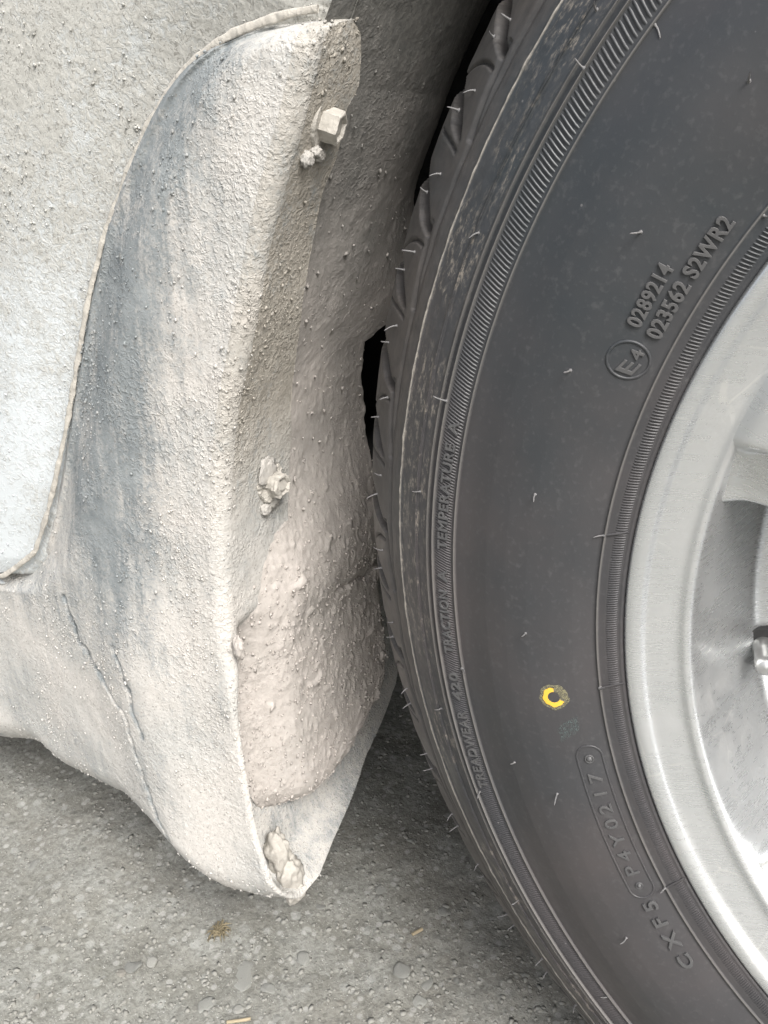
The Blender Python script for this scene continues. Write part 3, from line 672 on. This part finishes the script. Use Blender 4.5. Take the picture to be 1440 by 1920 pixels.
# moulded writing, bent round the tyre's face
def text_mesh(txt, bold=0.0, space=1.10):
    cu = bpy.data.curves.new('lettering', 'FONT'); cu.body = txt; cu.size = 1.0; cu.extrude = .3; cu.bevel_depth = .022; cu.offset = bold-.012; cu.resolution_u = 3
    cu.space_character = space
    ob = bpy.data.objects.new('lettering', cu); COL.objects.link(ob)
    me = bpy.data.meshes.new_from_object(ob.evaluated_get(bpy.context.evaluated_depsgraph_get()))
    bpy.data.objects.remove(ob); bpy.data.curves.remove(cu)
    n = len(me.vertices); V = np.zeros(n*3); me.vertices.foreach_get('co', V); V = V.reshape(-1, 3)
    return me, V
def lettering(txt, p0, p1, height, raise_, mat=None, bold=.012, rshift=0.0, italic=0.0, label=None, rfix=None, space=1.10):
    me, V = text_mesh(txt, bold, space)
    t0, r0, _ = tyre_hit(*p0); t1, r1, _ = tyre_hit(*p1)
    if rfix is not None: r0 = r1 = rfix
    x0, x1 = V[:, 0].min(), V[:, 0].max(); cap = .70
    k = (V[:, 0]-x0)/(x1-x0); yv = (V[:, 1]/cap-.5)                 # -.5..+.5 of the cap height
    V2 = np.zeros_like(V); zm = V[:, 2].max()
    for i in range(len(V)):
        th = t0+(t1-t0)*k[i]; r = r0+(r1-r0)*k[i]+rshift+yv[i]*height
        th -= italic*yv[i]*height/r
        P, _ = surf(th, r, off=-.0006+(raise_+.0006)*min(max((V[i, 2]/zm+1)/2, 0), 1)); V2[i] = P
    me.vertices.foreach_set('co', V2.astype(np.float32).ravel()); me.update()
    l = me.uv_layers.new(name='UVMap'); 
    for d in l.data: d.uv = (0.3, .24)
    bm = bmesh.new(); bm.from_mesh(me); bmesh.ops.recalc_face_normals(bm, faces=bm.faces); bm.to_mesh(me); bm.free()
    for p in me.polygons: p.use_smooth = False
    o = sub('lettering', me, mat or M_RUB, tyre)
    if label: o['label'] = label
    return o
lettering('0289214', (1188, 611), (1255, 497), .0040, .0009, mat=M_RAISED_LIT, bold=.02, label='raised number 0289214 on the sidewall')
lettering('023562 S2WR2', (1228, 632), (1368, 413), .0041, .0009, mat=M_RAISED_LIT, bold=.02, label='raised code 023562 S2WR2 on the sidewall')
lettering('E', (1171, 700), (1183, 678), .0046, .0006, mat=M_RAISED_LIT, bold=.01, label='raised E of the approval mark')
lettering('4', (1188, 671), (1197, 654), .0035, .0006, mat=M_RAISED_LIT, bold=.01, label='raised 4 of the approval mark')
for w_, a_, b_ in (('TREADWEAR', (907, 1476), (865, 1333)), ('420', (860, 1312), (850, 1262)), ('TRACTION', (845, 1224), (832, 1106)), ('A', (831, 1088), (830, 1069)), ('TEMPERATURE', (830, 1030), (846, 829)), ('A', (849, 813), (853, 791))):
    lettering(w_, a_, b_, .0036, .0012, mat=M_RAISED_LIT, rfix=.2716, bold=.012, label='raised '+w_+' on the ribbed band')
lettering('P4Y0217', (1186, 1640), (1115, 1448), .0043, .0006, mat=M_RAISED_LIT, bold=.0, space=1.5, label='thin raised date code P4Y0217 inside a rounded frame')
lettering('CXF5', (1297, 1812), (1214, 1692), .0044, .0009, mat=M_RAISED_LIT, bold=.015, space=1.7, label='raised letters CXF5 below the date code')

def tube_on_tyre(name, pts, rad, closed, off=0.0, seg=8, parent=None):
    """pts: list of (theta, r); a half-round ridge that lies on the tyre's face"""
    C = [surf(t, r, off=off) for t, r in pts]; n = len(C); V = []
    for i in range(n):
        a = C[(i-1) % n][0] if closed or i else C[i][0]; b = C[(i+1) % n][0] if closed or i < n-1 else C[i][0]
        t = b-a; t /= np.linalg.norm(t); nn = C[i][1]; sd_ = np.cross(t, nn)
        for k in range(seg):
            an = 2*math.pi*k/seg; V.append(C[i][0]+rad*(math.cos(an)*nn*.8+math.sin(an)*sd_))
    V = np.array(V); F = []
    for i in range(n if closed else n-1):
        for k in range(seg): F.append((i*seg+k, i*seg+(k+1) % seg, ((i+1) % n)*seg+(k+1) % seg, ((i+1) % n)*seg+k))
    return sub(name, mesh_np(name, V, np.array(F), np.full((len(V), 2), .24)), M_RUB, parent or tyre)
def oval(px, py, hw, hr, n=48):
    t, r, _ = tyre_hit(px, py); return [(t+hw*math.cos(a)/r, r+hr*math.sin(a)) for a in np.linspace(0, 2*math.pi, n, endpoint=False)]
tube_on_tyre('approval_ring', oval(1180, 679, .0055, .0058), .00050, True)
# frame of the date code
ta, ra, _ = tyre_hit(1106, 1418); tb, rb, _ = tyre_hit(1202, 1662)
def stadium(t0, t1, r0, r1, h, n=14, m=40):
    out = []; rm = lambda t: r0+(r1-r0)*(t-t0)/(t1-t0)
    for a in np.linspace(-math.pi/2, math.pi/2, n): out.append((t1+h*math.cos(a)/r1, r1-h*math.sin(-a)*-1 if False else r1+h*math.sin(a)))
    for t in np.linspace(t1, t0, m)[1:-1]: out.append((t, rm(t)+h))
    for a in np.linspace(math.pi/2, 3*math.pi/2, n): out.append((t0+h*math.cos(a)/r0, r0+h*math.sin(a)))
    for t in np.linspace(t0, t1, m)[1:-1]: out.append((t, rm(t)-h))
    return out
tube_on_tyre('date_code_frame', stadium(ta, tb, ra, rb, .0042), .00042, True)
def dome(px, py, rad):
    t, r, _ = tyre_hit(px, py); P, n = surf(t, r); bm = bmesh.new(); rings = []
    for rr, h in ((1.5, -.0002), (1.5, .0004), (1.25, .0005), (1.1, .0001), (.9, .0002), (.7, .0008), (.3, .0010)):
        rings.append([bm.verts.new((rr*rad*math.cos(2*math.pi*k/20), rr*rad*math.sin(2*math.pi*k/20), h)) for k in range(20)])
    for a, b in zip(rings[:-1], rings[1:]):
        for k in range(20): bm.faces.new((a[k], a[(k+1) % 20], b[(k+1) % 20], b[k]))
    bm.faces.new(rings[-1])
    me = bpy.data.meshes.new('mould_screw'); bm.to_mesh(me); bm.free()
    for p in me.polygons: p.use_smooth = True
    sub('mould_screw', me, M_RAISED_LIT, tyre, frame_at(P, n))
dome(1105, 1421, .0011); dome(1199, 1662, .0009)

# painted balance mark
def paint(name, px, py, rin, rout, a0, a1, off, mat, label=None, n=60):
    t, r, _ = tyre_hit(px, py); V = []; A = np.linspace(a0, a1, n)
    for a in A:
        wob = 1+.035*math.sin(5*a)+.03*math.sin(9*a+1)
        for q in np.linspace(rin, rout*wob, 4): V.append(surf(t+q*math.sin(a)/r, r+q*math.cos(a), off=off)[0])
    o = sub(name, mesh_np(name, np.array(V), grid_faces(n, 4)), mat, tyre)
    if label: o['label'] = label
paint('paint_mark', 1040, 1306, .0020, .0050, 0, 2*math.pi, .00012, M_FADE, 'faded olive halo of the balance mark')
paint('paint_mark', 1037, 1306, .0021, .0038, math.radians(-95), math.radians(150), .00030, M_YEL, 'yellow C-shaped balance mark')
def stamp(px, py):
    t, r, _ = tyre_hit(px, py); V = []; w, h = .0036, .0030
    for a in np.linspace(-1, 1, 9):
        for b in np.linspace(-1, 1, 9): V.append(surf(t+(a*h+b*.002)/r, r+b*w, off=.00015)[0])
    sub('stamp_mark', mesh_np('stamp_mark', np.array(V), grid_faces(9, 9)), M_GREENST, tyre)
stamp(1065, 1368)

# rubber hairs
def hair_mesh(k):
    r = random.Random(k); V = []; n = 6; seg = 6; bend = r.uniform(-.45, .45); b2 = r.uniform(-.4, .4)
    for i in range(n+1):
        f = i/n; rad = (.00042 if i == 0 else .00033-.00010*f)*(1 if i < n else .55)
        if i == 0: rad = .0008
        for j in range(seg): V.append((rad*math.cos(2*math.pi*j/seg)+bend*f*f*.0040, rad*math.sin(2*math.pi*j/seg)+b2*f*f*.004, f*.0042-.0003))
    F = [(i*seg+j, i*seg+(j+1) % seg, (i+1)*seg+(j+1) % seg, (i+1)*seg+j) for i in range(n) for j in range(seg)]
    return mesh_np('rubber_hair', np.array(V), np.array(F))
HM = [hair_mesh(k) for k in range(6)]
for m in HM: m.materials.append(M_HAIR)
def hair(px, py, L=1.0, lean=(0, 0, 0), k=[0]):
    t, r, s = tyre_hit(px, py); P, n = surf(t, s=s); n = n+np.array(lean); n /= np.linalg.norm(n)
    o = sub('rubber_hair', HM[k[0] % 6], None, tyre, frame_at(P, n, random.random()*6.28) @ Matrix.Diagonal((1, 1, L*random.uniform(.65, 1.2), 1))); k[0] += 1
edge_hairs = [(955, 35), (918, 70), (886, 171), (855, 207), (823, 325), (796, 360), (775, 471), (754, 506), (741, 609), (725, 642), (721, 746), (707, 781), (709, 893), (702, 927), (715, 1031), (711, 1065), (733, 1166), (733, 1194), (759, 1291), (765, 1319), (797, 1412), (805, 1441), (844, 1525), (854, 1548), (893, 1620), (903, 1643), (946, 1714), (959, 1735), (1011, 1799), (1022, 1821), (1075, 1885)]
for p in edge_hairs: hair(p[0]+4, p[1], 1.0)
for p, L in [((1120, 18), .9), ((898, 438), .8), ((835, 752), 1.0), ((787, 920), 1.0), ((1092, 131), .8), ((1225, 50), .8), ((1400, 150), .9), ((1202, 436), .9), ((1068, 696), 1.), ((999, 928), 1.), ((985, 1185), 1.), ((966, 1427), 1.), ((1047, 1489), 1.), ((827, 1330), 1.1), ((900, 1484), 1.), ((868, 1253), .9), ((973, 1688), 1.1), ((1176, 1760), 1.), ((1142, 1868), 1.), ((1430, 405), .9)]:
    hair(*p, L)
# flash lines across the bead band
for (ax, ay), (bx, by) in [((1180, 995), (1133, 1003)), ((1170, 1281), (1126, 1292)), ((1284, 1646), (1247, 1666))]:
    a = tyre_hit(ax, ay); b = tyre_hit(bx, by)
    tube_on_tyre('flash_line', [(a[0]+(b[0]-a[0])*f, a[1]+(b[1]-a[1])*f) for f in np.linspace(0, 1, 8)], .00042, False, .0003)
    hair(bx, by, .9)

# ------------------------------------------------------------------ rim
RP = np.array([(.2062, .010), (.2062, .0018), (.2059, .0002), (.2052, -.0010), (.2040, -.0014), (.2022, -.0012), (.2008, -.0003), (.2000, .0008), (.1994, .0020), (.1985, .0028), (.1960, .0040), (.1925, .0058), (.1905, .0066), (.1893, .0066), (.1880, .0060), (.1870, .0062), (.1860, .0072), (.1852, .0090), (.1840, .0140), (.1815, .0260), (.1785, .0400), (.1762, .0490), (.1748, .0535), (.1725, .0560), (.1650, .0600), (.1560, .0650), (.1525, .0690), (.1510, .0760), (.1510, .1700), (.1800, .1900), (.2000, .2050)])
def lathe(RP, n, sub_=3):
    L = np.concatenate([[0], np.cumsum(np.linalg.norm(np.diff(RP, axis=0), axis=1))]); s = np.sort(np.concatenate([np.interp(np.linspace(0, len(L)-1, (len(L)-1)*sub_+1), np.arange(len(L)), L)]))
    r = np.interp(s, L, RP[:, 0]); y = np.interp(s, L, RP[:, 1])
    for _ in range(2):
        r[1:-1] = .5*r[1:-1]+.25*(r[:-2]+r[2:]); y[1:-1] = .5*y[1:-1]+.25*(y[:-2]+y[2:])
    a = np.linspace(0, 2*math.pi, n, endpoint=False)
    V = np.stack([r[:, None]*np.cos(a), np.repeat(y[:, None], n, 1), r[:, None]*np.sin(a)], -1)
    return V.reshape(-1, 3), grid_faces(len(s), n, True)
rim = part('rim', mesh_np('rim', *lathe(RP, 420)), M_RIM); rim['label'] = 'scuffed silver alloy rim'
def spoke_mesh():
    nr, nt = 70, 90; V = []
    for i in range(nr):
        f = i/(nr-1); rho = .045+(.1915-.045)*f
        w = .020+.0245*sstep(.045, .19, rho)+.006*sstep(.165, .1915, rho)**2
        for j in range(nt):
            g = -1.12+2.24*j/(nt-1); t = g*w; a = abs(g)
            y = .0035+.010*sstep(.19, .08, rho)
            y += .0085*sstep(.50, .60, a)*sstep(.192, .178, rho)
            y += .0030*sstep(.60, .93, a)
            y += .045*sstep(.955, 1.12, a)
            y += .004*sstep(.183, .1915, rho)
            tt = np.clip(t, -w*1.0, w*1.0) if a <= 1 else math.copysign(w*(1+.015*(a-1)), t)
            ang = tt/.188 if rho > .17 else tt/rho*(rho/.188)
            V.append((rho, tt, y))
    return mesh_np('spoke', np.array([(math.sqrt(max(r*r-t*t, 1e-6)) if r > .1 else r, y, t) for r, t, y in V]), grid_faces(nr, nt))
SM = spoke_mesh(); SM.materials.append(M_RIM)
for k in range(5):
    sub('spoke', SM, None, rim, Matrix.Rotation(-math.radians(157.5+72*k), 4, 'Y'))
HP = np.array([(.068, .060), (.066, .018), (.060, .0135), (.034, .013), (.032, .010), (.028, .0085), (.0005, .008)])
sub('hub', mesh_np('hub', *lathe(HP, 90)), M_RIM, rim)
BP = np.array([(.1350, .150), (.1350, .112), (.1330, .108), (.090, .108), (.085, .090), (.0005, .088)])
sub('brake_drum', mesh_np('brake_drum', *lathe(BP, 120)), mat_plain('rusty_cast_iron', (.16, .14, .125), .7, .4), rim)
# valve stem on a dark disc; the hole's shade is put into its colour
def lathe_z(name, prof_, n=28):
    a = np.linspace(0, 2*math.pi, n, endpoint=False); p = np.array(prof_)
    return mesh_np(name, np.stack([p[:, :1]*np.cos(a), p[:, :1]*np.sin(a), np.repeat(p[:, 1:], n, 1)], -1).reshape(-1, 3), grid_faces(len(p), n, True))
vp = lift(1432, 1210, 1, .0560); vn = Vector((.16, -1, .10)).normalized()
sub('valve_hole_shade', lathe_z('valve_hole_shade', [(.0001, .0020), (.0070, .0020), (.0077, .0024), (.0082, -.002)]), M_DARK, rim, frame_at(vp, vn))
sub('valve_stem', lathe_z('valve_stem', [(.0045, -.001), (.0042, .004), (.0036, .006), (.0036, .016), (.0032, .0185), (.0022, .0195), (.0001, .0198)]), M_STEEL, rim, frame_at(vp, vn))

# ------------------------------------------------------------------ stones and litter on the ground
def gz_at(x, y):
    P = np.array([[x, y, 0.0]]); n = math.exp(-((x+.4)**2+(y-.1)**2)/1.2); return GZ+n*float(ground_h(P)[0])+n*max(float(fbm(P, 160, 2, 9.)[0]), 0)*.0018
def stone_mesh(seed, flat):
    bm = bmesh.new(); bmesh.ops.create_icosphere(bm, subdivisions=3, radius=1.0); r = np.random.default_rng(seed)
    P = np.array([v.co for v in bm.verts])
    for _ in range(16):                                            # knock facets off
        n = r.normal(size=3); n /= np.linalg.norm(n); d = r.uniform(.50, .85); k = P@n; P = P-np.maximum(k-d, 0)[:, None]*n
    P = P*(1+.10*fbm(P, 1.6, 3, seed*1.7)[:, None]); P[:, 2] *= flat
    for v, p in zip(bm.verts, P): v.co = p
    for f in bm.faces: f.smooth = True
    me = bpy.data.meshes.new('stone'); bm.to_mesh(me); bm.free(); return me
M_ST = [mat_stone('pale_stone', (.29, .298, .278)), mat_stone('grey_stone', (.235, .242, .228)), mat_stone('warm_stone', (.22, .205, .175)), mat_stone('white_stone', (.40, .40, .37))]
SMS = [stone_mesh(k, .6) for k in range(10)]
def stone(px, py, wpx, mk, label, group=None, sink=.45, asp=1.0, name='stone', k=[0]):
    p = lift(px, py, 2, GZ); dist = float((p-CC)@CF); s = wpx/2*dist/CP[6]
    me = SMS[k[0] % 10].copy(); me.materials.append(M_ST[mk]); o = new_obj(name, me); k[0] += 1
    h = s*.6
    o.location = (p[0], p[1], gz_at(p[0], p[1])+h*(1-2*sink)*.5); o.scale = (s, s*asp, s*.5); h = s*.3
    o.location.z = gz_at(p[0], p[1])+h*(1-2*sink); o.rotation_euler = (random.uniform(-.2, .2), random.uniform(-.2, .2), random.uniform(0, 6.28))
    o['label'] = label; o['category'] = 'stone'
    if group: o['group'] = group
    return o
stone(286, 1802, 30, 3, 'pale upright pebble beside a grey flat stone on the dirt', sink=.1)
stone(228, 1826, 22, 2, 'small brown pebble with a dark side lying on the dirt', sink=.2)
stone(248, 1815, 46, 1, 'bluish grey flat stone next to the pale upright pebble')
stone(566, 1800, 42, 0, 'pale squarish stone set flush in the dirt', sink=.62)
stone(448, 1828, 84, 0, 'largest pale flat stone set flush in the dirt', sink=.72)
stone(752, 1818, 46, 1, 'round grey stone between the flat stones and the tyre', sink=.5)
stone(786, 1876, 34, 0, 'small oval light stone near the foot of the tyre', sink=.4)
G2 = 'half-buried stones in the dirt'
for px, py, w, mk in [(500, 1850, 50, 0), (530, 1862, 40, 0), (570, 1852, 26, 0), (612, 1822, 24, 0), (640, 1880, 26, 2), (700, 1745, 22, 0), (745, 1750, 18, 0), (795, 1797, 34, 0), (800, 1842, 46, 0), (860, 1840, 30, 1), (838, 1705, 40, 1), (650, 1560, 22, 1), (664, 1570, 20, 1), (710, 1495, 34, 1), (690, 1470, 20, 1), (735, 1480, 24, 1), (770, 1580, 30, 1), (720, 1670, 36, 1), (600, 1700, 30, 1), (520, 1905, 44, 0), (450, 1895, 32, 3), (390, 1882, 50, 0), (160, 1720, 18, 1), (90, 1745, 44, 1), (130, 1540, 30, 2), (60, 1620, 40, 1), (32, 1580, 18, 0), (150, 1732, 22, 0), (840, 1780, 18, 1), (870, 1905, 34, 0), (950, 1890, 40, 1), (1020, 1890, 34, 0), (985, 1830, 22, 0), (300, 1700, 16, 1), (70, 1870, 26, 2), (200, 1890, 20, 1), (330, 1840, 20, 1)]:
    tone = ('pale', 'grey', 'brownish', 'whitish')[mk]
    zone = 'in the shade under the car' if py < 1600 and px > 400 else 'beneath the sill beside the mud guard' if py < 1760 and px < 400 else 'at the foot of the tyre' if px > 830 else 'between the mud guard tip and the tyre' if py < 1760 else 'around the largest flat stone' if 380 < px < 620 else 'in the open dirt beside the tyre' if px >= 620 else 'near the dried weed clump'
    stone(px, py, w*random.uniform(.8, 1.05), mk, ('small ' if w < 28 else '')+tone+' half-buried stone '+zone, G2, sink=random.uniform(.62, .85), asp=random.uniform(.6, 1))
# dried plant clump
def clump(px, py):
    p = lift(px, py, 2, GZ); r = random.Random(4); bm = bmesh.new(); parts = []
    for k in range(70):
        a = r.uniform(0, 6.28); e = r.uniform(-.1, .8); L = r.uniform(.003, .0085); w = .0005
        d = Vector((math.cos(a)*math.cos(e), math.sin(a)*math.cos(e), math.sin(e))); sd_ = d.cross(Vector((0, 0, 1))).normalized()*w
        b = Vector((r.uniform(-.003, .003), r.uniform(-.003, .003), r.uniform(0, .002))); m = b+d*L*.5+Vector((0, 0, .0015)); e2 = b+d*L-Vector((0, 0, .001))
        up = Vector((0, 0, w))
        V = np.array([b-sd_, b+sd_, b+up, m-sd_, m+sd_, m+up, e2-sd_*.3, e2+sd_*.3, e2+up*.3]); F = np.array([(0, 1, 4, 3), (1, 2, 5, 4), (2, 0, 3, 5), (3, 4, 7, 6), (4, 5, 8, 7), (5, 3, 6, 8)]); parts.append((V, F))
    o = new_obj('dried_weed_clump', mesh_np('dried_weed_clump', *merge(parts)), mat_plain('dried_weed', (.22, .185, .115), .9)); o.location = (p[0], p[1], gz_at(p[0], p[1])+.0008)
    o['label'] = 'small dried brown weed clump on the dirt below the mud guard'; o['category'] = 'dry weed'
clump(410, 1752)
def straw(pa, pb, rad, label):
    a, b = lift(*pa, 2, GZ), lift(*pb, 2, GZ); V = []; n = 8
    for i in range(n+1):
        f = i/n; c = a+(b-a)*f; c[2] = gz_at(c[0], c[1])+rad*1.1; c[2] = max(c[2], GZ)
        d = (b-a)/np.linalg.norm(b-a); sd_ = np.cross(d, (0, 0, 1.))
        for k in range(6): V.append(c+rad*(math.cos(k*1.0472)*sd_+math.sin(k*1.0472)*np.array([0, 0, 1])))
    V = np.array(V); base = a.copy(); o = new_obj('straw', mesh_np('straw', V-base, np.array([(i*6+j, i*6+(j+1) % 6, (i+1)*6+(j+1) % 6, (i+1)*6+j) for i in range(n) for j in range(6)])), M_STRAW)
    o.location = base; o['label'] = label; o['category'] = 'straw'
straw((773, 1752), (792, 1742), .0011, 'short orange-brown bit of straw near the tyre')
straw((425, 1917), (470, 1911), .0010, 'longer tan straw among the flat stones')
# loose grit
def grit():
    r = np.random.default_rng(21); parts = []
    for k in range(9000):
        px, py = r.uniform(-30, 1120), r.uniform(1240, 1950); p = lift(px, py, 2, GZ)
        if p[1] > .6: continue
        s = .0003+.0014*r.random()**5
        v = ICO_V*(1+.25*r.normal(size=(len(ICO_V), 1)))*s*np.array([1+.6*r.random(), 1, .5]); a = r.uniform(0, 6.28)
        v = v@np.array([[math.cos(a), math.sin(a), 0], [-math.sin(a), math.cos(a), 0], [0, 0, 1]])
        parts.append((v+np.array([p[0], p[1], 0]), ICO_F))
    V, F = merge(parts); n = np.exp(-((V[:, 0]+.4)**2+(V[:, 1]-.1)**2)/1.2); Q = V.copy(); Q[:, 2] = 0
    C0 = np.repeat(Q.reshape(-1, len(ICO_V), 3).mean(1), len(ICO_V), 0); C0[:, 2] = 0; n = np.exp(-((C0[:, 0]+.4)**2+(C0[:, 1]-.1)**2)/1.2)
    V[:, 2] += GZ+n*(ground_h(C0)+np.maximum(fbm(C0, 160, 2, 9.), 0)*.0018)+.0001
    o = new_obj('gravel', mesh_np('gravel', V, F), mat_stone('grit_stone', (.26, .258, .235))); o['kind'] = 'stuff'; o['label'] = 'fine loose grit scattered over the packed dirt'; o['category'] = 'gravel'
grit()
